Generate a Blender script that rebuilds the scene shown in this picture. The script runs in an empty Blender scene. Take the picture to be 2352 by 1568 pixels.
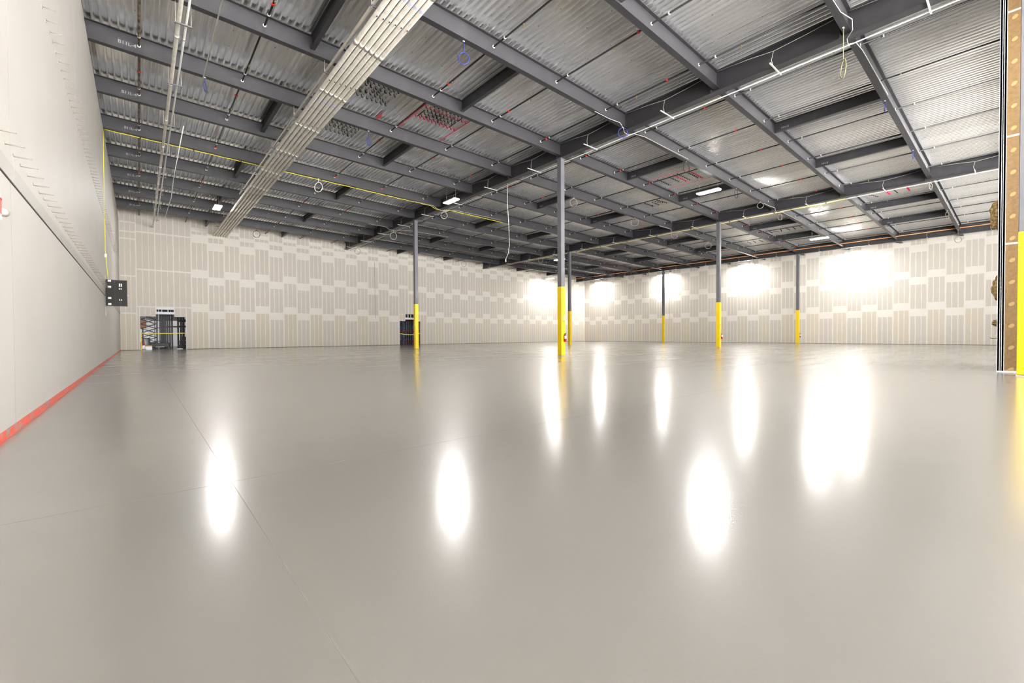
import bpy, bmesh, math, random
from mathutils import Vector, Matrix
C = bpy.context.scene.collection
SC = bpy.context.scene
R = math.radians
rnd = random.Random(7)

# ---------------------------------------------------------------- camera
F_PX, YAW, PITCH, ROLL = 1003.07, 0.7066, -0.015, -0.0051
_s, _c = math.sin(YAW), math.cos(YAW)
fw = Vector((_s*math.cos(PITCH), _c*math.cos(PITCH), math.sin(PITCH)))
rt = Vector((_c, -_s, 0)); up = rt.cross(fw)
rt2 = rt*math.cos(ROLL)+up*math.sin(ROLL); up2 = -rt*math.sin(ROLL)+up*math.cos(ROLL)
EYE = Vector((0, 0, 1.0))
cd = bpy.data.cameras.new('camera'); cam = bpy.data.objects.new('camera', cd); C.objects.link(cam)
cd.sensor_width = 36; cd.lens = F_PX/2352*36; cd.clip_end = 300
m = Matrix.Identity(4)
for i in range(3):
    m[i][0] = rt2[i]; m[i][1] = up2[i]; m[i][2] = -fw[i]; m[i][3] = EYE[i]
cam.matrix_world = m; SC.camera = cam

# ---------------------------------------------------------------- world, exposure
SKY = 6.0
SUN = 185.0  # strength of the sun added for the bounce apron
w = bpy.data.worlds.new('world'); SC.world = w; w.use_nodes = True
w.node_tree.nodes['Background'].inputs[0].default_value = (0.96, 0.98, 1.0, 1)   # plain overcast daylight
w.node_tree.nodes['Background'].inputs[1].default_value = SKY
# portal in the made-up open side behind the viewpoint (guides sky sampling, gives no light of its own)
pd = bpy.data.lights.new('daylight_portal', 'AREA'); pd.shape = 'RECTANGLE'; pd.size = 35.3; pd.size_y = 8.9
po = bpy.data.objects.new('daylight_portal', pd); C.objects.link(po); po.location = (16.35, -12.3, 4.45); po.rotation_euler = (math.radians(90), 0, 0)
pd.cycles.is_portal = True
# sun added for the bounce apron, shining across the opening (never into the hall)
sd = bpy.data.lights.new('sun', 'SUN'); sd.energy = SUN; sd.angle = 0.02; sd.color = (1, 0.985, 0.975)
so = bpy.data.objects.new('sun', sd); C.objects.link(so); so.rotation_euler = (0, math.radians(35), 0)
SC.cycles.use_guiding = True
vs = SC.view_settings
vs.view_transform = 'Standard'; vs.look = 'None'; vs.gamma = 1; vs.use_curve_mapping = False
vs.exposure = 0.72
LAMP = 330.0
SC.cycles.sample_clamp_indirect = 15; SC.cycles.max_bounces = 8; SC.cycles.diffuse_bounces = 6; SC.cycles.glossy_bounces = 4

# ---------------------------------------------------------------- helpers
def lin(c):
    return tuple(((v/255)/12.92 if v/255 <= 0.04045 else ((v/255+0.055)/1.055)**2.4) for v in c)+(1.0,)

def mat(name, col, rough=0.6, metal=0.0, noise=None, bump=None, emit=None, spec=None, rand=0.0):
    """noise=(scale, amount, colour2); bump=(scale, strength)"""
    mt = bpy.data.materials.new(name); mt.use_nodes = True
    nt = mt.node_tree; b = nt.nodes['Principled BSDF']
    base = lin(col)
    b.inputs['Base Color'].default_value = base
    b.inputs['Roughness'].default_value = rough; b.inputs['Metallic'].default_value = metal
    if spec is not None: b.inputs['Specular IOR Level'].default_value = spec
    out = None
    if noise:
        tc = nt.nodes.new('ShaderNodeTexCoord'); n = nt.nodes.new('ShaderNodeTexNoise')
        n.inputs['Scale'].default_value = noise[0]; n.inputs['Detail'].default_value = 5
        nt.links.new(tc.outputs['Object'], n.inputs['Vector'])
        r = nt.nodes.new('ShaderNodeValToRGB')
        lo, hi = noise[1]
        r.color_ramp.elements[0].position = lo; r.color_ramp.elements[1].position = hi
        mx = nt.nodes.new('ShaderNodeMix'); mx.data_type = 'RGBA'
        mx.inputs[6].default_value = base; mx.inputs[7].default_value = lin(noise[2])
        nt.links.new(n.outputs['Fac'], r.inputs[0]); nt.links.new(r.outputs[0], mx.inputs[0])
        out = mx.outputs[2]; nt.links.new(out, b.inputs['Base Color'])
    if rand:
        oi = nt.nodes.new('ShaderNodeObjectInfo'); mr = nt.nodes.new('ShaderNodeMapRange')
        mr.inputs[3].default_value = 1-rand; mr.inputs[4].default_value = 1+rand
        nt.links.new(oi.outputs['Random'], mr.inputs[0])
        hs = nt.nodes.new('ShaderNodeHueSaturation'); hs.inputs['Color'].default_value = base
        nt.links.new(mr.outputs[0], hs.inputs['Value'])
        if out: nt.links.new(out, hs.inputs['Color'])
        nt.links.new(hs.outputs[0], b.inputs['Base Color'])
    if bump:
        tc = nt.nodes.new('ShaderNodeTexCoord'); n = nt.nodes.new('ShaderNodeTexNoise')
        n.inputs['Scale'].default_value = bump[0]; n.inputs['Detail'].default_value = 3
        nt.links.new(tc.outputs['Object'], n.inputs['Vector'])
        bp = nt.nodes.new('ShaderNodeBump'); bp.inputs['Strength'].default_value = bump[1]
        bp.inputs['Distance'].default_value = 0.01
        nt.links.new(n.outputs['Fac'], bp.inputs['Height']); nt.links.new(bp.outputs[0], b.inputs['Normal'])
    if emit:
        b.inputs['Emission Color'].default_value = emit[0]+(1,)
        b.inputs['Emission Strength'].default_value = emit[1]
    return mt

M = {}
M['steel'] = mat('charcoal_steel', (42, 41, 44), 0.46, 0.0, noise=(2.2, (0.55, 0.8), (56, 54, 54)), bump=(60, 0.15), spec=0.6)
M['column'] = mat('grey_column_paint', (92, 91, 95), 0.42, 0.0, noise=(3, (0.5, 0.8), (102, 100, 102)))
M['yellow'] = mat('yellow_guard', (226, 190, 4), 0.35, noise=(1.5, (0.4, 0.9), (220, 182, 5)))
M['galv'] = mat('galvanised_conduit', (226, 221, 210), 0.38, 0.3, noise=(6, (0.4, 0.7), (208, 202, 190)))
M['zinc'] = mat('zinc_stud', (206, 207, 209), 0.45, 0.0)
M['pipe'] = mat('black_pipe', (22, 20, 20), 0.4, spec=0.4)
M['rusty'] = mat('rusty_pipe', (120, 104, 88), 0.55, 0.2, noise=(5, (0.42, 0.6), (52, 42, 36)))
M['red'] = mat('red_coupling', (196, 40, 24), 0.45)
M['brass'] = mat('brass', (150, 128, 86), 0.4, 0.6)
M['white'] = mat('white_plastic', (236, 236, 232), 0.4)
M['paint'] = mat('white_precast_paint', (176, 171, 164), 0.55, noise=(0.8, (0.3, 0.8), (171, 166, 158)), bump=(25, 0.02), spec=0.5)
M['ledger'] = mat('pale_grey_ledger', (184, 178, 168), 0.5)
M['ledger_face'] = mat('grey_ledger_face', (158, 153, 145), 0.5)
M['concrete'] = mat('brown_concrete', (120, 108, 92), 0.85, noise=(3, (0.3, 0.7), (96, 86, 74)))
M['compound'] = mat('joint_compound', (212, 206, 197), 0.75, noise=(1.3, (0.3, 0.8), (208, 201, 191)))
M['paper'] = mat('drywall_paper', (191, 184, 173), 0.8, noise=(9, (0.3, 0.8), (186, 178, 166)), rand=0.02)
M['paper_tan'] = mat('drywall_paper_tan', (195, 186, 169), 0.8, noise=(9, (0.3, 0.8), (190, 179, 161)), rand=0.02)
M['dark'] = mat('dark_gap', (64, 58, 50), 0.9)
M['black'] = mat('black_plastic', (18, 18, 20), 0.45)
M['wire'] = mat('pale_wire', (176, 173, 166), 0.5)
M['blue'] = mat('blue_cable', (36, 46, 120), 0.45)
M['olive'] = mat('olive_cable', (140, 140, 92), 0.5)
M['greycable'] = mat('grey_cable', (120, 118, 112), 0.5)
M['ycable'] = mat('yellow_cable', (228, 214, 50), 0.5)
M['copper'] = mat('orange_pipe_coat', (226, 150, 96), 0.4)
M['kraft'] = mat('brown_board_back', (106, 82, 46), 0.75, noise=(14, (0.35, 0.7), (92, 70, 38)), bump=(50, 0.2))
M['spot'] = mat('tan_patch', (136, 112, 70), 0.8)  # colour of the light spots painted on the brown board
M['insul'] = mat('fibre_insulation', (206, 184, 130), 0.95, noise=(22, (0.35, 0.65), (140, 104, 58)), bump=(30, 1.0))
M['panel'] = mat('charcoal_cabinet', (46, 43, 40), 0.55, noise=(3, (0.3, 0.8), (42, 40, 34)), spec=0.2)
M['panel2'] = mat('charcoal_cabinet_trim', (56, 50, 44), 0.5)
M['bmark'] = mat('black_spray_line', (26, 26, 28), 0.6)
M['pmark'] = mat('pink_spray_line', (232, 36, 96), 0.6)
M['chalk'] = mat('white_paint_marker', (150, 150, 150), 0.7)
M['redtape'] = mat('red_edge_tape', (196, 84, 66), 0.5, noise=(5, (0.5, 0.62), (150, 128, 118)))
M['lens'] = mat('led_lens', (255, 255, 255), 0.4, emit=((1.0, 0.985, 0.965), LAMP))
M['lens_back'] = mat('storage_led_lens', (255, 255, 255), 0.4, emit=((1.0, 0.98, 0.96), 70))
M['redrack'] = mat('red_rack_steel', (150, 52, 32), 0.45)
M['blackrack'] = mat('black_rack_steel', (34, 32, 36), 0.45)
M['bluerack'] = mat('blue_grey_rack_steel', (120, 130, 150), 0.4)
M['carton'] = mat('brown_carton', (150, 116, 78), 0.8)
M['crate'] = mat('dark_crate', (46, 48, 54), 0.5)
M['rust'] = mat('rust_panel', (124, 74, 46), 0.6)
M['door_white'] = mat('white_far_wall', (238, 236, 236), 0.6)
M['joint'] = mat('floor_joint_sealant', (104, 101, 96), 0.9, spec=0.0)
M['darkfloor'] = mat('storage_floor', (92, 88, 90), 0.25, noise=(1, (0.3, 0.7), (120, 116, 114)))

# floor: glossy light grey epoxy with orange peel and faint squeegee ripples
fm = bpy.data.materials.new('grey_epoxy_floor'); fm.use_nodes = True
nt = fm.node_tree; b = nt.nodes['Principled BSDF']
b.inputs['IOR'].default_value = 1.45
tc = nt.nodes.new('ShaderNodeTexCoord')
def nz(scale, detail, vec=None, sc=(1, 1, 1)):
    mp = nt.nodes.new('ShaderNodeMapping'); mp.inputs['Scale'].default_value = sc
    nt.links.new(tc.outputs['Object'], mp.inputs[0])
    n = nt.nodes.new('ShaderNodeTexNoise'); n.inputs['Scale'].default_value = scale; n.inputs['Detail'].default_value = detail
    nt.links.new(mp.outputs[0], n.inputs['Vector']); return n.outputs['Fac']
a = nz(0.35, 4); fine = nz(85, 2); streak = nz(1.0, 3, sc=(0.22, 1.5, 1)); mid = nz(6, 3)
mx = nt.nodes.new('ShaderNodeMix'); mx.data_type = 'RGBA'
mx.inputs[6].default_value = lin((98, 95, 90)); mx.inputs[7].default_value = lin((107, 104, 98))
nt.links.new(a, mx.inputs[0]); nt.links.new(mx.outputs[2], b.inputs['Base Color'])
mr = nt.nodes.new('ShaderNodeMapRange'); mr.inputs[3].default_value = 0.32; mr.inputs[4].default_value = 0.38
b.inputs['Coat Weight'].default_value = 1.0; b.inputs['Coat IOR'].default_value = 1.5
mc = nt.nodes.new('ShaderNodeMapRange'); mc.inputs[3].default_value = 0.15; mc.inputs[4].default_value = 0.21
nt.links.new(streak, mc.inputs[0]); nt.links.new(mc.outputs[0], b.inputs['Coat Roughness'])
nt.links.new(streak, mr.inputs[0]); nt.links.new(mr.outputs[0], b.inputs['Roughness'])
b1 = nt.nodes.new('ShaderNodeBump'); b1.inputs['Strength'].default_value = 0.08; b1.inputs['Distance'].default_value = 0.004
nt.links.new(fine, b1.inputs['Height'])
b2 = nt.nodes.new('ShaderNodeBump'); b2.inputs['Strength'].default_value = 0.1; b2.inputs['Distance'].default_value = 0.008
nt.links.new(streak, b2.inputs['Height']); nt.links.new(b1.outputs[0], b2.inputs['Normal'])
nt.links.new(b2.outputs[0], b.inputs['Normal']); nt.links.new(b2.outputs[0], b.inputs['Coat Normal'])
M['floor'] = fm

# deck: galvanised steel, each sheet a slightly different spangle
dm = bpy.data.materials.new('galvanised_deck'); dm.use_nodes = True
nt = dm.node_tree; b = nt.nodes['Principled BSDF']
b.inputs['Metallic'].default_value = 0.93; b.inputs['Roughness'].default_value = 0.36
tc = nt.nodes.new('ShaderNodeTexCoord')
n1 = nz(1.0, 4, sc=(5.26, 0.35, 1)); n2 = nz(14, 3)
mx = nt.nodes.new('ShaderNodeMix'); mx.data_type = 'RGBA'
mx.inputs[6].default_value = lin((240, 241, 243)); mx.inputs[7].default_value = lin((253, 252, 250))
nt.links.new(n1, mx.inputs[0])
oi = nt.nodes.new('ShaderNodeObjectInfo'); mr = nt.nodes.new('ShaderNodeMapRange')
mr.inputs[3].default_value = 0.93; mr.inputs[4].default_value = 1.05; nt.links.new(oi.outputs['Random'], mr.inputs[0])
hs = nt.nodes.new('ShaderNodeHueSaturation'); nt.links.new(mr.outputs[0], hs.inputs['Value'])
nt.links.new(mx.outputs[2], hs.inputs['Color']); nt.links.new(hs.outputs[0], b.inputs['Base Color'])
mr2 = nt.nodes.new('ShaderNodeMapRange'); mr2.inputs[3].default_value = 0.19; mr2.inputs[4].default_value = 0.28
nt.links.new(n1, mr2.inputs[0]); nt.links.new(mr2.outputs[0], b.inputs['Roughness'])
M['deck'] = dm

def tag(o, label=None, cat=None, group=None, kind=None):
    if label: o['label'] = label
    if cat: o['category'] = cat
    if group: o['group'] = group
    if kind: o['kind'] = kind
    return o
def link(name, me, parent=None, loc=(0, 0, 0), rot=(0, 0, 0)):
    o = bpy.data.objects.new(name, me); C.objects.link(o); o.location = loc; o.rotation_euler = rot
    if parent: o.parent = parent
    return o
def thing(name, label, cat, loc=(0, 0, 0), rot=(0, 0, 0), group=None):
    return tag(link(name, None, None, loc, rot), label, cat, group)

class MB:
    def __init__(s): s.v = []; s.f = []; s.mi = []; s.sm = []
    def quad(s, pts, mi=0, sm=False):
        n = len(s.v); s.v += [tuple(p) for p in pts]; s.f.append(tuple(range(n, n+len(pts)))); s.mi.append(mi); s.sm.append(sm)
    def box(s, x0, x1, y0, y1, z0, z1, mi=0):
        n = len(s.v)
        s.v += [(x0, y0, z0), (x1, y0, z0), (x1, y1, z0), (x0, y1, z0), (x0, y0, z1), (x1, y0, z1), (x1, y1, z1), (x0, y1, z1)]
        for q in ((3, 2, 1, 0), (4, 5, 6, 7), (0, 1, 5, 4), (1, 2, 6, 5), (2, 3, 7, 6), (3, 0, 4, 7)):
            s.f.append(tuple(n+i for i in q)); s.mi.append(mi); s.sm.append(False)
        return s
    def tube(s, pts, r, k=8, mi=0, caps=True):
        pts = [Vector(p) for p in pts]; n0 = len(s.v); prev = None
        for i, p in enumerate(pts):
            d = (pts[min(i+1, len(pts)-1)]-pts[max(i-1, 0)]).normalized()
            if prev is None:
                u = d.orthogonal().normalized()
            else:
                u = (prev-d*prev.dot(d)).normalized()
            prev = u; vv = d.cross(u)
            rr = r[i] if isinstance(r, (list, tuple)) else r
            for j in range(k):
                a = 2*math.pi*j/k; q = p+(u*math.cos(a)+vv*math.sin(a))*rr; s.v.append(tuple(q))
        for i in range(len(pts)-1):
            for j in range(k):
                a, b_ = n0+i*k+j, n0+i*k+(j+1) % k
                s.f.append((a, b_, b_+k, a+k)); s.mi.append(mi); s.sm.append(True)
        if caps:
            s.f.append(tuple(n0+j for j in reversed(range(k)))); s.mi.append(mi); s.sm.append(False)
            e = n0+(len(pts)-1)*k
            s.f.append(tuple(e+j for j in range(k))); s.mi.append(mi); s.sm.append(False)
        return s
    def mesh(s, name, mats):
        me = bpy.data.meshes.new(name); me.from_pydata(s.v, [], s.f)
        for mm in (mats if isinstance(mats, (list, tuple)) else [mats]): me.materials.append(mm)
        me.polygons.foreach_set('material_index', s.mi); me.polygons.foreach_set('use_smooth', s.sm)
        me.update(); return me
    def obj(s, name, mats, parent=None, loc=(0, 0, 0), rot=(0, 0, 0)):
        return link(name, s.mesh(name, mats), parent, loc, rot)
def bev(o, w_=0.004, seg=2):
    md = o.modifiers.new('bevel', 'BEVEL'); md.width = w_; md.segments = seg; md.limit_method = 'ANGLE'
    return o
_cache = {}
def cached(key, fn):
    if key not in _cache: _cache[key] = fn()
    return _cache[key]
def ray(px, py):
    return fw+rt2*((px-1176)/F_PX)+up2*((784-py)/F_PX)
def onx(px, py, x): d = ray(px, py); return EYE+d*((x-EYE.x)/d.x)
def ony(px, py, y): d = ray(px, py); return EYE+d*((y-EYE.y)/d.y)

# ---------------------------------------------------------------- layout
XL, XR, YB = -1.03, 50.95, 42.84
SL = 0.018; SLA = math.atan(SL)
G = [15.38, 31.984, 49.073]
def row(j): return {-5: -3.7, -4: -0.03, -3: 3.3, -2: 6.98, -1: 10.72}.get(j, 14.374+3.601*j)
def zg(x): return 9.628-SL*x      # underside of girders
def zb(x): return 9.757-SL*x      # underside of beams
def zd(x): return 10.33-SL*x      # top of steel
YF = -12.0
ORD = ['nearest', 'second', 'third', 'fourth', 'fifth', 'sixth', 'seventh', 'eighth', 'ninth', 'tenth', 'eleventh', 'twelfth', 'thirteenth']
def ordn(k, of): return (ORD[k]+' '+of) if k else 'nearest '+of

# ---------------------------------------------------------------- floor
fb = MB().box(XL-0.3, XR+0.3, YF, YB+16, -0.2, 0)
floor = fb.obj('floor', M['floor']); tag(floor, 'glossy light grey epoxy coated warehouse floor', None, kind='structure')
for x in (0.47, 15.3, 31.9, 49.0):
    MB().box(x-0.0022, x+0.0022, YF+0.1, YB-0.05, -0.004, 0.0004).obj('floor_joint', M['joint'], floor)
for y in (3.53, 14.6, 28.9):
    MB().box(XL+0.05, XR-0.05, y-0.0022, y+0.0022, -0.004, 0.0004).obj('floor_joint', M['joint'], floor)

tag(MB().box(-70, 120, YF-90, YF-0.001, -0.3, -0.02).obj('ground', mat('pale_concrete_apron', (198, 198, 197), 0.8, noise=(0.3, (0.3, 0.7), (189, 189, 188)))), 'sunlit concrete apron outside the open dock side', None, kind='structure')  # added out of view to bounce sunlight up onto the ceiling
# ---------------------------------------------------------------- walls
DOORS = [[(0.05, 2.84, 0, 2.54), (0.99, 2.11, 2.54, 3.24)], [(20.95, 23.43, 0, 2.54), (21.61, 22.77, 2.54, 3.28)]]
def subtract(rects, cut):
    out = []
    for (a0, a1, b0, b1) in rects:
        c0, c1, d0, d1 = cut
        if c1 <= a0+1e-6 or c0 >= a1-1e-6 or d1 <= b0+1e-6 or d0 >= b1-1e-6: out.append((a0, a1, b0, b1)); continue
        if c0 > a0: out.append((a0, c0, b0, b1))
        if c1 < a1: out.append((c1, a1, b0, b1))
        x0, x1 = max(a0, c0), min(a1, c1)
        if d0 > b0: out.append((x0, x1, b0, d0))
        if d1 < b1: out.append((x0, x1, d1, b1))
    return [r for r in out if r[1]-r[0] > 0.03 and r[3]-r[2] > 0.03]

def board_mesh(wd, h, bb, tb, eb, inner, seed, tan):
    """drywall board, front on -Y, grid of bare paper strips between bands of joint compound"""
    r = random.Random(seed)
    mb = MB(); t = 0.014
    n = 3 if wd > 0.85 else (2 if wd > 0.5 else 1)
    xs = [0, eb]
    for k in range(1, n):
        c = wd*k/n; xs += [c-inner/2, c+inner/2]
    xs += [wd-eb, wd]
    zs = [0]
    nz_ = 5
    z0, z1 = bb, h-tb
    zs += [z0+(z1-z0)*i/nz_ for i in range(nz_+1)]+[h]
    P = {}
    for i, x in enumerate(xs):
        for k, z in enumerate(zs):
            jx = 0 if i in (0, len(xs)-1) else r.uniform(-1, 1)*min(0.012, eb*0.35)
            jz = 0 if k in (0, len(zs)-1) else r.uniform(-1, 1)*(0.02 if k in (1, len(zs)-2) else 0.01)
            P[i, k] = (x+jx, 0, z+jz)
    for i in range(len(xs)-1):
        for k in range(len(zs)-1):
            if abs(P[i+1, k][0]-P[i, k][0]) < 1e-5 or zs[k+1]-zs[k] < 1e-5: continue
            pap = (i % 2 == 1) and (0 < k < len(zs)-2)
            mb.quad([P[i, k], P[i+1, k], P[i+1, k+1], P[i, k+1]], 1 if pap else 0)
    mb.quad([(0, t, 0), (0, 0, 0), (0, 0, h), (0, t, h)]); mb.quad([(wd, 0, 0), (wd, t, 0), (wd, t, h), (wd, 0, h)])
    mb.quad([(0, 0, h), (wd, 0, h), (wd, t, h), (0, t, h)]); mb.quad([(0, t, 0), (wd, t, 0), (wd, 0, 0), (0, 0, 0)])
    return mb.mesh('drywall_board', [M['compound'], M['paper_tan'] if tan else M['paper']])

def boards(wall, us, place, holes, top, first_special=0, flip=0):
    for k in range(len(us)-1):
        u0, u1 = us[k], us[k+1]; odd = (k+flip) % 2; tp = top(0.5*(u0+u1))
        sp = k < first_special
        if sp:
            js = [0.03]+([2.75, 5.49, 8.22, 8.75, 9.44] if k == 0 else [3.26, 6.04, 8.82])+[tp]
        else:
            js = [0.03]+([3.27, 6.0, 8.78] if odd else [2.75, 5.47, 8.25])
            ex = 9.5 if odd else 9.12
            if tp > ex+0.35: js.append(ex)
            js.append(tp)
        js = [z for z in js if z < tp-0.12 or z == tp]
        for i in range(len(js)-1):
            z0, z1 = js[i], js[i+1]
            bb = 0.004 if i == 0 else (0.05 if sp else 0.32); tb = 0.05 if sp else 0.32
            if not sp:
                if z1 == tp: tb = 0.06
                if js[i] > 9.0: bb = 0.16
                if i == len(js)-2 and len(js) > 5: bb = 0.15
                if z1 in (9.5, 9.12): tb = 0.16
            hh = z1-z0
            if bb+tb > hh-0.08: bb = tb = (hh-0.08)/2
            rects = [(u0, u1, z0, z1)]
            for hcut in holes: rects = subtract(rects, hcut)
            for (a0, a1, c0, c1) in rects:
                wd, h = a1-a0-0.002, c1-c0-0.002
                whole = abs(wd-(u1-u0)+0.002) < 1e-3 and abs(h-hh+0.002) < 1e-3
                sb, st = (bb, tb) if whole else (min(0.02, h/3), min(0.04, h/3))
                eb = min(0.03 if sp else 0.05, wd/4)
                seed = rnd.randrange(4)
                key = ('board', round(wd, 2), round(h, 2), round(sb, 2), round(st, 2), eb, sp, seed, i == 0 and odd)
                me = cached(key, lambda: board_mesh(wd, h, sb, st, eb, 0.035 if sp else 0.055, seed, i == 0 and odd))
                o = link('drywall_board', me, wall); place(o, a0, c0)

# back wall
bw = MB()
segs = [(XL-0.3, XR+0.3, 0, 12)]
for d in DOORS:
    for h in d: segs = subtract(segs, h)
def topx(x): return zd(x)+0.09
for (a0, a1, c0, c1) in segs:
    if c1 > 11:
        n = len(bw.v); y0, y1 = YB+0.014, YB+0.2
        bw.v += [(a0, y0, c0), (a1, y0, c0), (a1, y1, c0), (a0, y1, c0), (a0, y0, topx(a0)), (a1, y0, topx(a1)), (a1, y1, topx(a1)), (a0, y1, topx(a0))]
        for q in ((3, 2, 1, 0), (4, 5, 6, 7), (0, 1, 5, 4), (1, 2, 6, 5), (2, 3, 7, 6), (3, 0, 4, 7)):
            bw.f.append(tuple(n+i for i in q)); bw.mi.append(0); bw.sm.append(False)
    else: bw.box(a0, a1, YB+0.014, YB+0.2, c0, c1)
wall_back = bw.obj('wall_back', M['compound']); tag(wall_back, 'tall drywall end wall with taped joints and two openings', None, kind='structure')
us = [XL, -0.11]
while us[-1]+1.105 < XR-0.2: us.append(us[-1]+1.105)
us.append(XR)
holes = [h for d in DOORS for h in d]
def place_back(o, u, z): o.location = (u+0.001, YB, z)
boards(wall_back, us, place_back, holes, lambda x: zd(x)-0.01, 4, flip=1)
for x, z0, z1 in ((18.29, 2.75, 8.4), (28.95, 6.05, 8.8), (39.2, 2.8, 8.0)):
    MB().box(x-0.012, x+0.012, YB-0.004, YB+0.004, z0, z1).obj('control_joint', M['dark'], wall_back)

# right wall
rw = MB().box(XR+0.014, XR+0.2, YF, YB, 0, zd(XR)+0.09)
wall_right = rw.obj('wall_right', M['compound']); tag(wall_right, 'tall drywall side wall with alternating taped boards', None, kind='structure')
vs_ = [2.02-1.107*2]
while vs_[-1]+1.107 < YB-0.3: vs_.append(vs_[-1]+1.107)
vs_.append(YB)
def place_right(o, u, z): o.location = (XR, u+0.001, z); 
def place_right(o, u, z):
    o.location = (XR, u+o.data.get('wd', 0), z)
# boards run along -Y when turned, so place by their far edge
def place_right_boards():
    def pl(o, u, z):
        wd = max(v.co.x for v in o.data.vertices)
        o.rotation_euler = (0, 0, -math.pi/2); o.location = (XR, u+wd+0.001, z)
    boards(wall_right, vs_, pl, [], lambda y: zd(XR)-0.01, 0, flip=1)
place_right_boards()
MB().box(XR-0.004, XR+0.004, 29.0, 29.02, 2.8, 6.2).obj('control_joint', M['dark'], wall_right)

# left wall
lw = MB().box(XL-0.3, XL-0.11, YF, YB+0.2, 0, 10.43)
wall_left = lw.obj('wall_left', M['concrete'])
for yq in (7.09, 14.05, 21.0, 27.95, 34.9): MB().box(XL-0.1, XL-0.0005, yq-0.0045, yq+0.0045, 0.08, 9.73).obj('joint_sealant', M['dark'], wall_left); tag(wall_left, 'white painted precast side wall with ledger and anchor pins', None, kind='structure')
ys = [YF, -6.8, 0.15, 7.09, 14.05, 21.0, 27.95, 34.9, YB]
for a0, a1 in zip(ys, ys[1:]):
    o = MB().box(XL-0.108, XL, a0+0.004, a1-0.004, 0, 9.74).obj('wall_panel', M['paint'], wall_left)
yy = YF
lb = [(YF, 7.2), (7.21, 10.9), (10.91, 17.6), (17.61, 24.4), (24.41, 33.0), (33.01, YB-0.02)]
for a0, a1 in lb:
    lbm = MB().box(XL, XL+0.01, a0, a1, 2.855, 2.975, 1)
    lbm.box(XL, XL+0.014, a0, a1, 2.675, 2.855, 0); lbm.box(XL, XL+0.006, a0, a1, 2.665, 2.675, 2)
    lbm.obj('ledger_board', [M['ledger_face'], M['paint'], M['dark']], wall_left)
pin = MB().tube([(0, 0, 0), (0.15, 0, 0)], 0.006, 6).box(0, 0.006, -0.012, 0.012, -0.03, 0.03).mesh('anchor_pin', mat('dark_pin_steel', (128, 118, 106), 0.6, 0.0))
y = 6.4
while y < 31: link('anchor_pin', pin, wall_left, (XL, y+rnd.uniform(-0.02, 0.02), 2.99)); y += 0.405
y = 9.15
while y < 34: link('anchor_pin', pin, wall_left, (XL, y+rnd.uniform(-0.02, 0.02), 5.89)); y += 0.335
base_l = MB().box(XL, XL+0.006, YF+0.05, YB-0.02, 0, 0.075).box(XL, XL+0.03, YF+0.05, YB-0.02, 0, 0.004).obj('baseboard_left', M['redtape'])
tag(base_l, 'worn red edge tape along the foot of the left wall', None, kind='structure')
bb_ = MB().box(XL+0.01, DOORS[0][0][0], YB-0.01, YB-0.002, 0, 0.03).box(DOORS[0][0][1], 20.95, YB-0.01, YB-0.002, 0, 0.03).box(23.43, XR, YB-0.01, YB-0.002, 0, 0.03)
tag(bb_.obj('baseboard_back', M['dark']), 'thin dark gap strip under the drywall of the end wall', None, kind='structure')
tag(MB().box(XR-0.01, XR-0.002, YF, YB-0.02, 0, 0.03).obj('baseboard_right', M['dark']), 'thin dark gap strip under the drywall of the right wall', None, kind='structure')
# unseen near wall, opened up behind the camera to add fill daylight
wf = MB().box(XL-0.3, XR+0.3, YF-0.2, YF, 9.0, zd(XR)+0.05)
for x in [XL-0.1]+G[:2]: wf.box(x-0.2, x+0.2, YF-0.2, YF, 0, 9.0)
wf.box(34, XR+0.3, YF-0.2, YF, 0, 9.0)
tag(wf.obj('wall_front', M['paint']), 'open dock side of the building behind the viewpoint, piers and header', None, kind='structure')

# ---------------------------------------------------------------- ceiling: insulation slab + steel deck sheets
PITCHR = 0.19; HI = 0.085
PROF = [(0, 0), (0.045, 0), (0.0725, HI), (0.1625, HI), (0.19, 0)]
roof = MB()
roof.v += [(XL-0.3, YF, zd(XL-0.3)+0.095), (XR+0.3, YF, zd(XR+0.3)+0.095), (XR+0.3, YB+0.2, zd(XR+0.3)+0.095), (XL-0.3, YB+0.2, zd(XL-0.3)+0.095)]
roof.v += [(v[0], v[1], v[2]+0.15) for v in roof.v[:4]]
for q in ((3, 2, 1, 0), (4, 5, 6, 7), (0, 1, 5, 4), (1, 2, 6, 5), (2, 3, 7, 6), (3, 0, 4, 7)):
    roof.f.append(q); roof.mi.append(0); roof.sm.append(False)
ceiling = roof.obj('ceiling', M['concrete']); tag(ceiling, 'roof of galvanised corrugated steel deck sheets', None, kind='structure')
NR = 6
def sheet(L):
    mb = MB(); pts = []
    for k in range(NR):
        for (x, z) in PROF[:-1]: pts.append((k*PITCHR+x, z))
    pts.append((NR*PITCHR, 0)); pts.append((NR*PITCHR+0.045, 0.0))
    for (a0, b0), (a1, b1) in zip(pts, pts[1:]):
        mb.quad([(a0, 0, b0), (a0, L, b0), (a1, L, b1), (a1, 0, b1)])
    # side-lap screws
    for q in range(int(L/0.9)):
        yq = 0.45+q*0.9
        mb.box(NR*PITCHR+0.012, NR*PITCHR+0.03, yq, yq+0.018, -0.008, -0.001, 1)
    return mb.mesh('deck_sheet', [M['deck'], M['pipe']])
ylaps = [YF, row(-4)+0.05, row(-1)+0.05, row(2)+0.05, row(5)+0.05, YB+0.1]
x = XL-0.1; ix = 0
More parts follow.
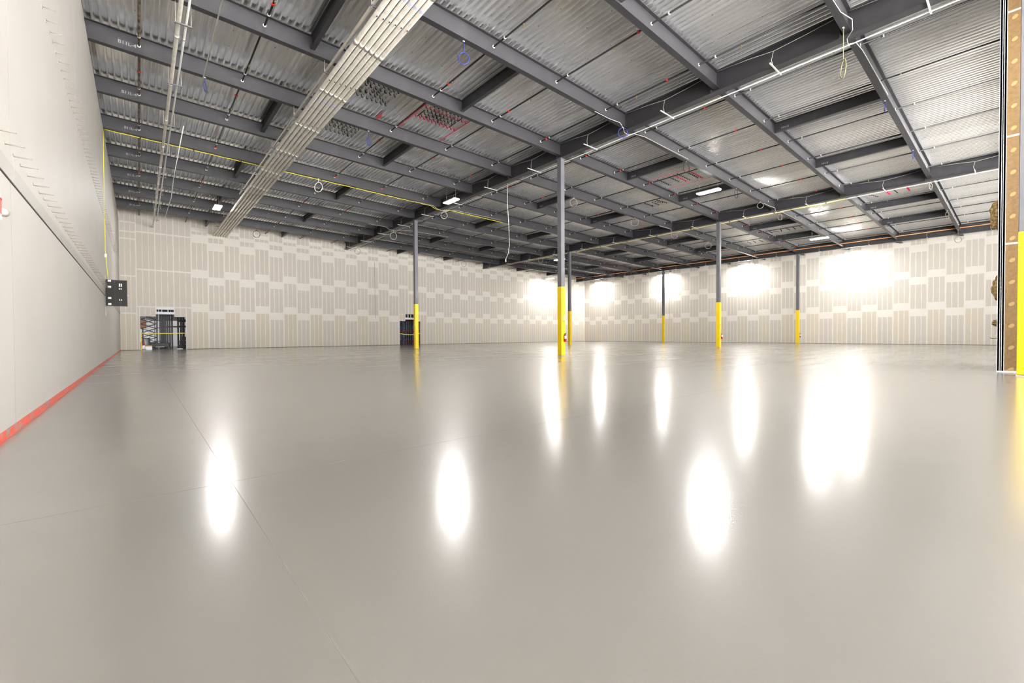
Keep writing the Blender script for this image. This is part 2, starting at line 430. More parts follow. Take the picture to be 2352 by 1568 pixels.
while x < XR+0.1:
    for iy, (a0, a1) in enumerate(zip(ylaps, ylaps[1:])):
        L = a1-a0+0.08
        me = cached(('sheet', round(L, 3)), lambda: sheet(L))
        link('deck_sheet', me, ceiling, (x, a0-0.04, zd(x)+0.002+0.0012*((ix+iy) % 2)), (0, SLA, 0))
    x += NR*PITCHR; ix += 1

# ---------------------------------------------------------------- steel frame
def ibeam_x(L, d, bf, tf=0.018, tw=0.012):
    mb = MB(); mb.box(0, L, -bf/2, bf/2, 0, tf); mb.box(0, L, -bf/2, bf/2, d-tf, d); mb.box(0, L, -tw/2, tw/2, tf, d-tf)
    return mb
GN = ['girder nearest the left wall', 'middle girder', 'girder beside the right wall']
for gi, gx in enumerate(G):
    y0, y1 = YF+0.02, YB+0.005
    mb = MB(); d = 0.69; z0 = zg(gx); bf = 0.30
    mb.box(gx-bf/2, gx+bf/2, y0, y1, z0, z0+0.025); mb.box(gx-bf/2, gx+bf/2, y0, y1, z0+d-0.025, z0+d)
    mb.box(gx-0.01, gx+0.01, y0, y1, z0+0.025, z0+d-0.025)
    g = tag(thing('steel_girder', ['deep charcoal steel girder over the tall extinguisher column and nearest the left wall',
                   'deep charcoal steel girder along the middle of the roof, second from the left wall',
                   'deep charcoal steel girder running close beside the right drywall wall'][gi], 'girder', (gx, 0, z0)))
    mb.v = [(a-gx, b_, c_-z0) for a, b_, c_ in mb.v]
    mb.obj('girder_section', M['steel'], g)
    for j in range(-4, 9):
        yj = row(j)
        if yj > YB-0.2: continue
        for s in (-1, 1):
            me = cached(('stiff', s), lambda: MB().box(min(0.011*s, 0.14*s), max(0.011*s, 0.14*s), -0.006, 0.006, 0.025, d-0.025).mesh('stiffener_plate', M['steel']))
            link('stiffener_plate', me, g, (0, yj+0.16, 0))

SPANS = [(XL-0.1, G[0], 'between the left wall and the first girder'), (G[0], G[1], 'between the first and the middle girder'),
         (G[1], G[2], 'between the middle girder and the girder by the right wall'), (G[2], XR, 'in the short strip beside the right wall')]
text_cache = {}
def text_mesh(txt, size, mt, nm):
    cu = bpy.data.curves.new(nm, 'FONT'); cu.body = txt; cu.size = size; cu.extrude = 0.0005
    o = bpy.data.objects.new('tmp', cu); C.objects.link(o)
    me = bpy.data.meshes.new_from_object(o.evaluated_get(bpy.context.evaluated_depsgraph_get()))
    bpy.data.objects.remove(o); me.name = nm; me.materials.clear(); me.materials.append(mt); return me
def chalk(txt, size, parent, loc, rot):
    if txt not in text_cache:
        text_cache[txt] = text_mesh(txt, size, M['chalk'], 'paint_marker_text')
    return link('piece_mark', text_cache[txt], parent, loc, rot)
ends = {}
for si, (x0, x1, where) in enumerate(SPANS):
    for j in range(-4, 8):
        a0 = x0+(0.012 if si else 0); a1 = x1-0.012 if si < 3 else x1+0.01
        if si == 3 and j < -3: continue
        L = (a1-a0)
        me = cached(('beam', si), lambda: ibeam_x(L, 0.568, 0.19).mesh('beam_section', M['steel']))
        k = 7-j
        t = thing('roof_beam', 'charcoal steel roof beam '+where+', '+(ORD[k] if k else 'nearest')+(' from' if k else ' to')+' the end wall', 'beam',
                  (a0, row(j), zb(a0)+0.003), (0, SLA, 0), 'roof beams')
        link('beam_section', me, t)
        if si < 3:
            for s, xe in ((0, L-0.03), (1, 0.02)):
                if si == 0 and s: continue
                pl = cached('endplate', lambda: MB().box(-0.012, 0.0, -0.085, 0.085, 0.02, 0.55).mesh('end_plate', M['steel']))
                link('end_plate', pl, t, (xe, 0, 0))
        if si == 0 and j >= 0: chalk('B11L-4', 0.15, t, (0.75, -0.008, 0.2), (R(90), 0, 0))
        if si in (1, 2) and j >= -3: chalk('B12-8', 0.14, t, (0.5, -0.008, 0.2), (R(90), 0, 0))

# short infill members
INF = [4.2, 9.74, 20.75, 26.4, 37.4, 42.9]
for xi, x in enumerate(INF):
    for (j0, j1) in ((-3, -2), (-1, 0), (1, 2), (3, 4), (5, 6), (7, 8)):
        if (j0 == -3 and x < 9): continue
        y0 = row(j0)+0.01; y1 = min(row(j1), YB)-0.01; L = y1-y0; d = 0.40
        z0 = zd(x)-d-0.004
        mb = MB(); mb.box(-0.07, 0.07, 0, L, 0, 0.014); mb.box(-0.07, 0.07, 0, L, d-0.014, d); mb.box(-0.006, 0.006, 0, L, 0.014, d-0.014)
        me = cached(('inf', round(L, 2)), lambda: mb.mesh('member_section', M['steel']))
        bay = ['in the left bay', 'in the middle bay', 'in the right bay'][xi//2]
        side = ['nearer the left wall', 'farther from the left wall'][xi % 2]
        t = thing('infill_beam', 'short charcoal infill beam %s, %s, %s from the end wall' % (bay, side, ORD[(7-j0)//2] if j0 != 7 else 'first'), 'beam', (x, y0, z0), (0, 0, 0), 'infill beams')
        link('member_section', me, t)
        if xi >= 2 and j0 in (-3, -1, 1): chalk('MN-8', 0.12, t, (-0.009, L-0.25, 0.08), (R(90), 0, R(-90)))

# columns
W = 0.25
COLS = [(0, -4, 'grey steel column with yellow guard at the right edge beside the brown wall end'),
        (0, 0, 'tall near grey steel column with yellow guard and fire extinguisher, largest in the middle'),
        (0, 4, 'grey steel column with yellow guard standing before the second wall opening'),
        (1, 0, 'grey steel column with yellow guard and extinguisher, third row toward the right wall'),
        (1, 4, 'slim far grey column with yellow guard just right of the tall near column'),
        (2, 0, 'far grey column with yellow guard and extinguisher nearest the partition, by the right wall'),
        (2, 4, 'farthest grey column with yellow guard, in front of the glowing right wall')]
def column(gi, j, lab):
    x, y = G[gi], row(j)
    h = zg(x)
    t = thing('steel_column', lab, 'column', (x, y, 0), (0, 0, 0), 'yellow guarded columns')
    o = MB().box(-W/2, W/2, -W/2, W/2, 0.02, h-0.02).obj('shaft', M['column'], t); bev(o, 0.012, 2)
    MB().box(-0.17, 0.17, -0.15, 0.15, h-0.02, h).obj('cap_plate', M['column'], t)
    mb = MB(); mb.box(-0.14, 0.14, -0.14, 0.14, 0, 0.02); mb.obj('base_plate', M['ledger'], t)
    for sx in (-1, 1):
        for sy in (-1, 1):
            MB().tube([(sx*0.115, sy*0.132, 0.015), (sx*0.115, sy*0.132, 0.045)], 0.008, 6).obj('anchor_bolt', M['galv'], t)
    o = MB().box(-W/2-0.006, W/2+0.006, -W/2-0.006, W/2+0.006, 0.035, 3.285).obj('yellow_guard', M['yellow'], t); bev(o, 0.01, 2)
    return t
for c_ in COLS: column(*c_)

def extinguisher(x, y, z, lab):
    t = thing('fire_extinguisher', lab, 'extinguisher', (x, y, z), (0, 0, 0))
    b_ = MB(); k = 14
    prof = [(0.0, 0.0), (0.05, 0.0), (0.056, 0.012), (0.056, 0.30), (0.045, 0.335), (0.02, 0.355), (0.018, 0.37)]
    pts = [(0, 0, z_) for r_, z_ in prof[1:]]
    b_.tube(pts, [r_ for r_, z_ in prof[1:]], k); b_.obj('cylinder', mat('extinguisher_red', (178, 28, 30), 0.3), t)
    MB().tube([(0, 0, 0.15), (0, 0, 0.285)], 0.0575, k, caps=False).obj('instruction_label', M['white'], t)
    hb = MB(); hb.box(-0.012, 0.07, -0.01, 0.01, 0.37, 0.385); hb.box(-0.012, 0.08, -0.01, 0.01, 0.405, 0.418); hb.box(-0.015, 0.015, -0.012, 0.012, 0.365, 0.41)
    hb.obj('handle', M['black'], t)
    MB().tube([(-0.015, 0, 0.39), (-0.06, 0, 0.37), (-0.072, 0, 0.28), (-0.07, 0, 0.12), (-0.068, 0, 0.08)], 0.009, 8).obj('hose', M['black'], t)
    MB().box(-0.02, 0.02, 0.055, 0.07, 0.1, 0.33).obj('wall_bracket', M['galv'], t)
    return t
ye = -W/2-0.006-0.07
extinguisher(G[0]+0.06, row(0)+ye, 0.66, 'red fire extinguisher with white label hung on the tall near column')
extinguisher(G[1]+0.08, row(0)+ye, 0.64, 'small red fire extinguisher on the middle row column right of centre')
extinguisher(G[2]+0.08, row(0)+ye, 0.62, 'tiny far red fire extinguisher on the column close to the right wall')
for gi, lab in ((0, 'red and white fire extinguisher arrow sign on the tall near column'), (1, 'small red fire extinguisher arrow sign on the middle row column')):
    t = thing('extinguisher_sign', lab, 'sign', (G[gi]+0.03, row(0)-W/2-0.008, 1.62), (0, 0, 0))
    MB().box(-0.045, 0.045, -0.004, 0.0, 0, 0.30).obj('sign_plate', M['red'], t)
    MB().box(-0.035, 0.035, -0.006, -0.004, 0.07, 0.29).obj('white_field', M['white'], t)
    ar = MB(); ar.quad([(-0.03, -0.0065, 0.06), (0, -0.0065, 0.012), (0.03, -0.0065, 0.06)]); ar.obj('arrow', M['white'], t)
    link('lettering', text_mesh('FIRE', 0.062, M['red'], 'sign_text'), t, (-0.021, -0.0072, 0.28), (R(90), R(90), 0))

# ---------------------------------------------------------------- lights
def lamp(x, y, lab, z=None):
    z = z if z is not None else 9.25-SL*x
    t = thing('led_high_bay', lab, 'lamp', (x, y, z), (0, 0, 0), 'LED high bay lights')
    me = cached('lamp_h', lambda: MB().box(-0.2, 0.2, -0.62, 0.62, 0.012, 0.07).box(-0.08, 0.08, -0.3, 0.3, 0.07, 0.11).mesh('housing', M['white']))
    link('housing', me, t)
    for s in (-1, 1):
        me = cached('lamp_l', lambda: MB().box(-0.085, 0.085, -0.58, 0.58, 0, 0.012).mesh('diffuser', M['lens']))
        link('diffuser', me, t, (s*0.1, 0, 0))
        me = cached(('lamp_w', round(zd(x)-z, 2)), lambda: MB().tube([(0, 0, 0.07), (0, 0, zd(x)-z+0.06)], 0.005, 5).mesh('hanger_cable', M['wire']))
        link('hanger_cable', me, t, (0, s*0.5, 0))
LAMPS = [(3.9, 33.4, 'glaring LED high bay light left of the conduit bundle'), (14.3, 22.3, 'glaring LED high bay light beside the first girder near its column'),
         (24.0, 11.35, 'glaring LED high bay light in the middle bay at upper right'), (41.2, 10.6, 'LED high bay light in the right bay under the far roof'),
         (32.8, 30.9, 'small distant LED high bay light just left of the tall near column'), (42.0, 41.3, 'distant LED high bay light close to the end wall'),
         (50.3, 39.6, 'LED high bay light over the right wall nearest the far corner'), (50.3, 29.6, 'LED high bay light over the right wall behind the farthest column'),
         (50.3, 19.8, 'LED high bay light over the right wall between two columns'), (50.3, 10.3, 'LED high bay light over the right wall nearest the partition')]
for x, y, lab in LAMPS: lamp(x, y, lab, (8.42 if x > 50 else None))
for k, (x, y) in enumerate([(3.9, -1.5), (14.3, -3.0), (6.0, -9.0)]):  # extra lamps out of view, added to light the near floor and wall
    lamp(x, y, ['LED high bay light above and left of the viewpoint', 'LED high bay light above and right of the viewpoint', 'LED high bay light high behind the viewpoint'][k])

# ---------------------------------------------------------------- sprinkler pipes
PX = [0.12, 2.89, 5.67, 8.46, 11.25, 14.05, 16.8, 19.6, 22.4, 25.2, 28.05, 30.85, 33.3, 36.0, 39.05, 41.4, 44.1, 46.9, 49.9]
def zp(x): return 10.06-SL*x
head_me = MB().tube([(0, 0, 0), (0, 0, -0.05)], 0.012, 6).tube([(0, 0, -0.05), (0, 0, -0.06)], 0.03, 8).tube([(0, 0, -0.06), (0, 0, -0.10)], 0.009, 6).tube([(0, 0, -0.1), (0, 0, -0.104)], 0.022, 8).mesh('sprinkler_head', M['brass'])
coup_me = MB().tube([(0, -0.035, 0), (0, 0.035, 0)], 0.042, 10).box(-0.058, 0.058, -0.02, 0.02, -0.016, 0.016).mesh('red_coupling', M['red'])
coll_me = MB().tube([(0, -0.012, 0), (0, 0.0, 0)], 0.047, 12).mesh('pipe_collar', M['white'])
tee_me = MB().tube([(0, -0.02, 0), (0, 0.02, 0)], 0.042, 10).mesh('pipe_hanger_ring', M['wire'])
for k, x in enumerate(PX):
    r_ = 0.034 if k == 0 else 0.027
    lab = ('thick rusty' if k == 0 else 'slim black')+' sprinkler pipe, '+('nearest' if k == 0 else (['', 'second', 'third', 'fourth', 'fifth', 'sixth', 'seventh', 'eighth', 'ninth', 'tenth', 'eleventh', 'twelfth', 'thirteenth', 'fourteenth', 'fifteenth', 'sixteenth', 'seventeenth', 'eighteenth', 'nineteenth'][k]+' from'))+(' to' if k == 0 else '')+' the left wall'
    y0 = 0.5 if 16 < x < 20 else -3
    t = thing('sprinkler_pipe', lab, 'pipe', (x, 0, zp(x)), (0, 0, 0), 'sprinkler pipes')
    MB().tube([(0, y0, 0), (0, YB-0.02, 0)], r_, 10).obj('pipe_run', M['rusty'] if k == 0 else M['pipe'], t)
    for j in range(-3, 8):
        if k < 18: link('pipe_collar', coll_me, t, (0, row(j)-0.008, 0))
        yj = row(j)
        if k: link('sprinkler_head', head_me, t, (0, yj+(2.35 if k % 2 else 1.3), -r_+0.005))
        link('pipe_hanger_ring', tee_me, t, (0, yj-0.55, 0))
    y = 7.4 if x > 16 else 1.5
    off = 0.0 if k in (1, 3, 4) else (0.7 if k else 0)
    while y < YB:
        yy = 11.2+off if False else y+off
        if k == 0: yy = y+0.5
        link('red_coupling', coup_me, t, (0, yy, 0)); y += 5.9

# ---------------------------------------------------------------- conduit bundle and hangers
ZC = 9.14
GROUPC = 'conduits of the rack'
names = ['leftmost', 'second from left', 'third from left', 'fourth from left', 'fifth from left', 'rightmost']
for k in range(6):
    x = 4.72+k*0.168
    t = thing('electrical_conduit', 'pale galvanised conduit of the long rack, '+names[k], 'conduit', (x, 0, ZC+0.066), (0, 0, 0), GROUPC)
    MB().tube([(0, YF+0.1, 0), (0, YB+0.01, 0)], 0.064, 14).obj('conduit_run', M['galv'], t)
    me = cached('ccoup', lambda: MB().tube([(0, -0.09, 0), (0, 0.09, 0)], 0.0665, 14).mesh('coupling_sleeve', M['galv']))
    y = 9.1+0.05*k
    while y < YB-1:
        link('coupling_sleeve', me, t, (0, y, 0)); y += 3.05
    lm = cached('clabel', lambda: MB().tube([(0, -0.05, 0), (0, 0.05, 0)], 0.0655, 14, caps=False).mesh('printed_band', mat('lavender_label', (206, 206, 226), 0.5)))
    for y in (9.8+0.03*k, 15.9+0.03*k, 22.0): link('printed_band', lm, t, (0, y, 0))
t = thing('electrical_conduit', 'single pale conduit riding above the left edge of the conduit rack', 'conduit', (4.62, 0, ZC+0.24))
MB().tube([(0, YF+0.1, 0), (0, 30, 0)], 0.045, 12).obj('conduit_run', M['galv'], t)
for k, j in enumerate(range(-3, 8)):
    y = row(j)-0.02
    t = thing('trapeze_hanger', 'grey strut trapeze under the conduit rack, %s from the end wall' % ORD[7-j] if j < 7 else 'grey strut trapeze under the conduit rack, nearest to the end wall', 'hanger', (5.1, y, ZC+0.132), (0, 0, 0), 'trapeze hangers of the conduit rack')
    me = cached('trap', lambda: MB().box(-0.57, 0.57, -0.022, 0.022, 0.0, 0.042).mesh('strut_channel', M['column']))
    link('strut_channel', me, t)
    clm = cached('clamp', lambda: MB().box(-0.012, 0.012, -0.015, 0.015, -0.155, -0.128).mesh('clamp_bolt', M['pipe']))
    for q in range(6): link('clamp_bolt', clm, t, (-0.38+q*0.168, 0.06, 0))
    for s in (-1, 1):
        me = cached('rod', lambda: MB().tube([(0, 0, -0.03), (0, 0, 0.40)], 0.007, 6).mesh('threaded_rod', M['galv']))
        link('threaded_rod', me, t, (s*0.54, 0, 0))

# pipes near left wall
for x, z, r_, y1, lab in ((0.90, 9.27, 0.05, YB-0.01, 'thick pale pipe hung near the left wall'), (1.06, 9.25, 0.026, YB-2.5, 'thin white pipe right of the thick pale pipe near the left wall')):
    t = thing('ceiling_conduit', lab, 'conduit', (x, 0, z))
    MB().tube([(0, YF+0.1, 0), (0, y1, 0)], r_, 12).obj('conduit_run', M['galv'] if r_ > 0.04 else M['white'], t)
    y = 3.0
    while y < y1-1:
        me = cached(('lc', r_), lambda: MB().tube([(0, -0.05, 0), (0, 0.05, 0)], r_*1.14, 12).mesh('coupling_sleeve', M['galv']))
        link('coupling_sleeve', me, t, (0, y, 0)); y += 3.05
for j in range(-1, 8):
    t = thing('conduit_hanger', 'small strut hanger under the two pipes near the left wall, %s' % ('nearest to the end wall' if j == 7 else ORD[7-j]+' from the end wall'), 'hanger', (0.97, row(j)+0.02, 9.17), (0, 0, 0), 'strut hangers of the two left pipes')
    me = cached('strap', lambda: MB().box(-0.17, 0.22, -0.02, 0.02, 0.0, 0.03).mesh('strut_channel', M['column']))
    link('strut_channel', me, t)
    me = cached('rod2', lambda: MB().tube([(0, 0, 0.0), (0, 0, 0.56)], 0.005, 6).mesh('threaded_rod', M['galv']))
    link('threaded_rod', me, t, (-0.14, 0, 0)); link('threaded_rod', me, t, (0.19, 0, 0))
t = thing('ceiling_conduit', 'thin white conduit in two lengths above the lamp near the left wall', 'conduit', (1.72, 0, 0))
MB().tube([(0, YF+0.2, 9.5), (0.0, 17.6, 9.52)], 0.018, 8).obj('conduit_run', M['white'], t)
MB().tube([(-0.25, 22.0, 9.45), (-0.22, 29, 9.42), (-0.15, 33, 9.3), (-0.3, 37.5, 8.95)], 0.018, 8).obj('conduit_run', M['white'], t)

# struts with tie wires under the girders, and the conduit they carry
for gi, gx in enumerate(G):
    for j in range(-4, 8):
        y = 0.5*(row(j)+row(j+1)) if j < 7 else row(7)+1.6
        z = zg(gx)-0.04
        wh = ['first girder', 'middle girder', 'right wall girder'][gi]
        t = thing('girder_strut', 'pale strut with tie wire under the %s, %s end wall' % (wh, 'nearest' if j == 7 else ORD[7-j]+' from'), 'strut', (gx-0.5, y, z), (0, 0, 0), 'struts under the girders')
        me = cached('gstrut', lambda: MB().box(0.0, 0.95, -0.018, 0.018, 0.0, 0.03).mesh('strut_channel', M['wire']))
        link('strut_channel', me, t)
        dy = row(j+1)-y if j < 7 else 1.2
        me = cached(('gw', round(dy, 1)), lambda: MB().tube([(0.33, -dy*0.95, 0.66), (0.31, -dy*0.45, 0.56), (0.30, 0.0, 0.50), (0.31, dy*0.4, 0.60), (0.33, dy*0.95, 0.68)], 0.008, 5).tube([(0.30, 0, 0.50), (0.30, 0.06, 0.25), (0.26, 0.0, 0.04)], 0.007, 5).mesh('tie_wire', M['wire']))
        link('tie_wire', me, t)
for gx, lab in ((G[0], 'slender pale conduit on struts along the far side of the first girder'), (G[1], 'slender pale conduit on struts along the far side of the middle girder')):
    t = thing('girder_conduit', lab, 'conduit', (gx+0.42, 0, zg(gx)+0.012))
    MB().tube([(0, -3 if gx < 16 else 0.9, 0), (0, YB-0.02, 0)], 0.014, 8).obj('conduit_run', M['wire'], t)
t = thing('orange_pipe', 'long thin orange pipe along the girder beside the right wall', 'pipe', (47.9, 0, 9.0))
MB().tube([(0, 0.9, 0.02), (0, 12, 0.0), (0, 28, 0.02), (0, YB-0.05, 0.02)], 0.032, 8).obj('pipe_run', M['copper'], t)

# whips at the beam ends on the girder (pale flexible cable)
for k, (px, py, Y) in enumerate([(1415, 290, 10.65), (1942, 60, 3.2)]):
    pass
for n, (gx, j, lab) in enumerate([(G[0], -1, 'pale flexible cable bent round the first girder above its blue coil'), (G[0], -3, 'pale flexible cable bent under the first girder at the top edge'),
                                  (G[0], 3, 'pale flexible cable under the first girder beside the lamp'), (G[0], 5, 'pale flexible cable under the first girder near the end wall'),
                                  (G[1], 1, 'pale flexible cable under the middle girder with a coil'), (G[1], -1, 'pale flexible cable under the middle girder right of the column')]):
    y = row(j); z = zb(gx)
    t = thing('flexible_cable', lab, 'cable', (gx, y, z))
    MB().tube([(-2.1, -0.08, -0.01), (-1.2, -0.1, -0.02), (-0.75, -0.25, -0.08), (-0.45, -0.2, -0.2), (-0.1, 0.0, -0.19), (0.25, 0.05, -0.17), (0.42, -0.1, -0.12), (1.2, -0.1, -0.02), (5.0, -0.1, -0.01)], 0.010, 6).obj('cable_run', M['wire'], t)

# cable coils hanging from beam undersides: (x, row, radius, colour, turn)
COILS = [(7.36, -1, 0.17, 'blue', 0.5, 'large blue cable coil under the near beam right of the conduit rack', 0.33),
         (7.47, 1, 0.16, 'blue', -0.8, 'narrow blue cable coil below the painted deck marks left of centre', 0.3),
         (15.2, -1, 0.20, 'blue', 0.7, 'blue cable coil hanging at the first girder, right of the near column', 0.02),
         (1.80, 1, 0.15, 'blue', -1.2, 'blue cable coil at the end of the thin conduit near the left wall', 0.15),
         (15.0, -3, 0.24, 'olive', -0.55, 'olive cable coil on a long drop at the upper right', 0.9),
         (20.6, -3, 0.17, 'blue', -0.35, 'blue cable bundle under the upper right beam, higher of two', 0.05),
         (26.8, -3, 0.17, 'blue', -0.3, 'blue cable bundle under the upper right beam, lower of two', 0.05),
         (20.4, -1, 0.24, 'black', 0.1, 'dark cable coil above the bright lamp at upper right', 0.05),
         (26.1, -1, 0.24, 'black', -0.05, 'dark cable coil right of the bright lamp at upper right', 0.05),
         (29.6, -1, 0.18, 'greycable', 1.0, 'grey cable coil under the beam before the middle girder', 0.05),
         (20.4, 1, 0.24, 'greycable', 0.6, 'grey cable coil just right of the tall near column', 0.05),
         (26.9, 1, 0.26, 'greycable', 0.8, 'grey cable coil between the near column and the middle girder', 0.05),
         (32.3, 1, 0.26, 'greycable', 0.7, 'grey cable coil at the middle girder beside the yellow cable', 0.1),
         (38.0, 1, 0.26, 'greycable', 1.0, 'grey cable coil beyond the middle girder, left of its column', 0.1),
         (32.6, -3, 0.16, 'greycable', 0.3, 'grey cable coil at the middle girder near the partition', 0.1),
         (40.5, -3, 0.2, 'greycable', 0.3, 'grey cable coil in the right bay near the partition', 0.1),
         (47.9, -3, 0.22, 'greycable', 1.0, 'grey cable coil against the right drywall near the partition', 0.55),
         (33.0, -1, 0.2, 'greycable', 0.3, 'grey cable coil under the middle girder right of its column', 0.1),
         (7.2, 7, 0.27, 'black', 0.4, 'dark cable ring against the end wall right of the conduit rack', 0.25),
         (15.3, 7, 0.27, 'greycable', 0.4, 'cable ring at the far end of the first girder', 0.5),
         (7.6, 3, 0.26, 'white', 0.9, 'pale cable coil near the yellow cable left of centre', 0.2),
         (15.6, 3, 0.22, 'wire', 0.5, 'pale cable ring beside the lamp at the first girder', 0.25),
         (15.4, 5, 0.27, 'wire', 0.4, 'pale cable ring at the first girder left of its column', 0.35),
         (27.2, 5, 0.22, 'greycable', 0.8, 'faint grey cable ring in the middle bay toward the end wall', 0.05),
         (31.6, 5, 0.26, 'greycable', 0.5, 'grey cable ring at the middle girder toward the far corner', 0.25),
         (47.6, 1, 0.3, 'greycable', 0.6, 'grey cable ring by the girder near the farthest column', 0.4),
         (47.6, 5, 0.3, 'greycable', 0.6, 'grey cable ring by the right wall girder near the far corner', 0.4),
         (27.0, 7, 0.25, 'greycable', 0.5, 'grey cable ring before the end wall in the middle bay', 0.3)]
for (x, j, r_, col, ang, lab, drop) in COILS:
    y = row(j)+0.02; z = zb(x)
    t = thing('cable_coil', lab, 'cable', (x, y, z), (0, 0, 0), 'hanging cable coils')
    mb = MB()
    pts = []; N = 26; loops = 3
    rr = random.Random(int(x*10))
    for i in range(N*loops+1):
        a = math.pi/2+2*math.pi*i/N; q = r_*(1+0.035*math.sin(i*0.37+x)+rr.uniform(-0.01, 0.01))
        lx = q*math.cos(a)*math.cos(ang)*0.9; ly = -q*math.cos(a)*math.sin(ang)*0.9+0.012*math.sin(i*0.24)
        pts.append((lx, ly, -drop-r_+q*math.sin(a)))
    mb.tube([(0, 0, 0.0), (0.005, 0, -drop*0.5)]+pts, 0.0115 if x < 30 else 0.013, 5)
    mb.obj('coiled_cable', M[col] if col in M else M['black'], t)
    MB().box(-0.03, 0.03, -0.02, 0.02, -0.015, 0.004).obj('beam_clip', M['galv'], t)

# yellow cables with black clips
def clipcable(lab, pts, clips, mt='ycable'):
    t = thing('yellow_cable', lab, 'cable', pts[0])
    o = Vector(pts[0])
    MB().tube([Vector(p)-o for p in pts], 0.014, 6).obj('cable_run', M[mt], t)
    for p in clips:
        q = Vector(p)-o
        MB().box(q.x-0.02, q.x+0.02, q.y-0.03, q.y+0.03, q.z-0.05, q.z+0.02).obj('cable_clip', M['black'], t)
pts = []; clips = []
for i in range(58):
    x = -0.98+i*0.38; pts.append((x, row(3)+0.07, (zg(x)-0.03 if abs(x-G[0]) < 0.45 else zb(x)-0.015-0.02*math.sin(i*1.3)**2)))
    if i % 5 == 3: clips.append((x, row(3)+0.07, zb(x)-0.005))
clipcable('yellow cable clipped along a beam from the left wall past the first girder', pts, clips)
pts = []; clips = []
for i in range(60):
    y = 7.0+i*0.48; pts.append((32.25, y, zg(32.2)-0.015-0.05*abs(math.sin(i*0.55))))
    if i % 6 == 2: clips.append((32.25, y, zg(32.2)-0.02))
clipcable('yellow cable clipped under the middle girder', pts, clips)
t = thing('wall_cable', 'yellow cord running straight down the left wall to the charcoal cabinet', 'cable', (XL, 24.6, 3.3))
MB().tube([(0.015, 0.35, 6.3), (0.015, 0.02, 5.5), (0.015, 0, 3.0), (0.015, 0.03, 1.3), (0.1, -0.3, 0.05)], 0.011, 6).obj('cable_run', M['ycable'], t)
MB().box(0.0, 0.06, -0.05, 0.05, 0.98, 1.12).obj('junction_box', M['galv'], t)
t = thing('drop_cord', 'long white cord hanging freely from the roof left of the near column', 'cable', (16.55, 19.75, 9.5))
MB().tube([(0, 0, 0.5), (0.0, 0, -0.6), (0.06, -0.05, -2.0), (0.09, -0.08, -3.2), (0.03, -0.03, -3.7), (-0.09, 0.06, -4.05)], 0.014, 6).obj('cord_run', M['white'], t)
MB().box(-0.12, -0.07, 0.04, 0.08, -4.2, -4.03).obj('plug', M['white'], t)

# ---------------------------------------------------------------- spray-painted layout marks on the deck
def dz(x):  # deck underside height at x
    q = (x-(XL-0.1)) % (NR*PITCHR) % PITCHR
    for (a0, b0), (a1, b1) in zip(PROF, PROF[1:]):
        if a0 <= q <= a1: return zd(x)+b0+(b1-b0)*(q-a0)/(a1-a0)
    return zd(x)
def spray(mb, x0, y0, x1, y1, w_=0.03, gap=True):
    """paint that follows the flutes of the deck"""
    if abs(x1-x0) < 0.05:
        k = round((x0-(XL-0.1)-0.025)/PITCHR); xx = XL-0.1+0.025+k*PITCHR; s = w_/2
        z = zd(xx)-0.006; mb.box(xx-s, xx+s, min(y0, y1), max(y0, y1), z-0.002, z); return
    if x1 < x0: x0, y0, x1, y1 = x1, y1, x0, y0
    xs = [x0, x1]; k0 = math.floor((x0-(XL-0.1))/PITCHR)
    for k in range(k0, k0+int((x1-x0)/PITCHR)+3):
        for (a, _) in PROF[:-1]:
            xx = XL-0.1+k*PITCHR+a
            if x0 < xx < x1: xs.append(xx)
    xs.sort()
    for a, b_ in zip(xs, xs[1:]):
        ma = (a+b_)/2; q = (ma-(XL-0.1)) % PITCHR
        if gap and 0.0725 < q < 0.1625: continue
        ya = y0+(y1-y0)*(a-x0)/(x1-x0); yb = y0+(y1-y0)*(b_-x0)/(x1-x0)
        za, zb_ = dz(a)-0.006, dz(b_)-0.006
        mb.quad([(a, ya-w_/2, za), (b_, yb-w_/2, zb_), (b_, yb+w_/2, zb_), (a, ya+w_/2, za)])
        mb.quad([(a, ya+w_/2, za+0.002), (b_, yb+w_/2, zb_+0.002), (b_, yb-w_/2, zb_+0.002), (a, ya-w_/2, za+0.002)])
def marks(lab, black, pink):
    for nm, ls, mt in (('black_paint_line', black, 'bmark'), ('pink_paint_line', pink, 'pmark')):
        for l in ls:
            mb = MB(); spray(mb, *l)
            if not mb.v: continue
            o = mb.obj(nm, M[mt], ceiling); o['label'] = lab
            if len(mb.f) > 6: o['kind'] = 'stuff'
marks('black spray-painted grid with diagonals on the deck right of the conduit rack, nearer field',
      [(6.2, 15.5, 7.65, 15.5, 0.06), (6.2, 15.8, 7.65, 15.8, 0.06), (6.2, 16.3, 7.2, 16.3, 0.06), (6.2, 16.65, 7.65, 16.65, 0.06), (6.4, 15.55, 7.6, 16.6, 0.06), (6.3, 16.5, 7.4, 15.7, 0.05)], [])
marks('black spray-painted grid on the deck right of the conduit rack, farther field',
      [(6.27, 19.4, 7.62, 19.4, 0.06), (6.27, 19.8, 7.62, 19.8, 0.06), (6.3, 20.3, 7.62, 20.3, 0.06), (6.4, 19.45, 7.5, 20.3, 0.06)], [])
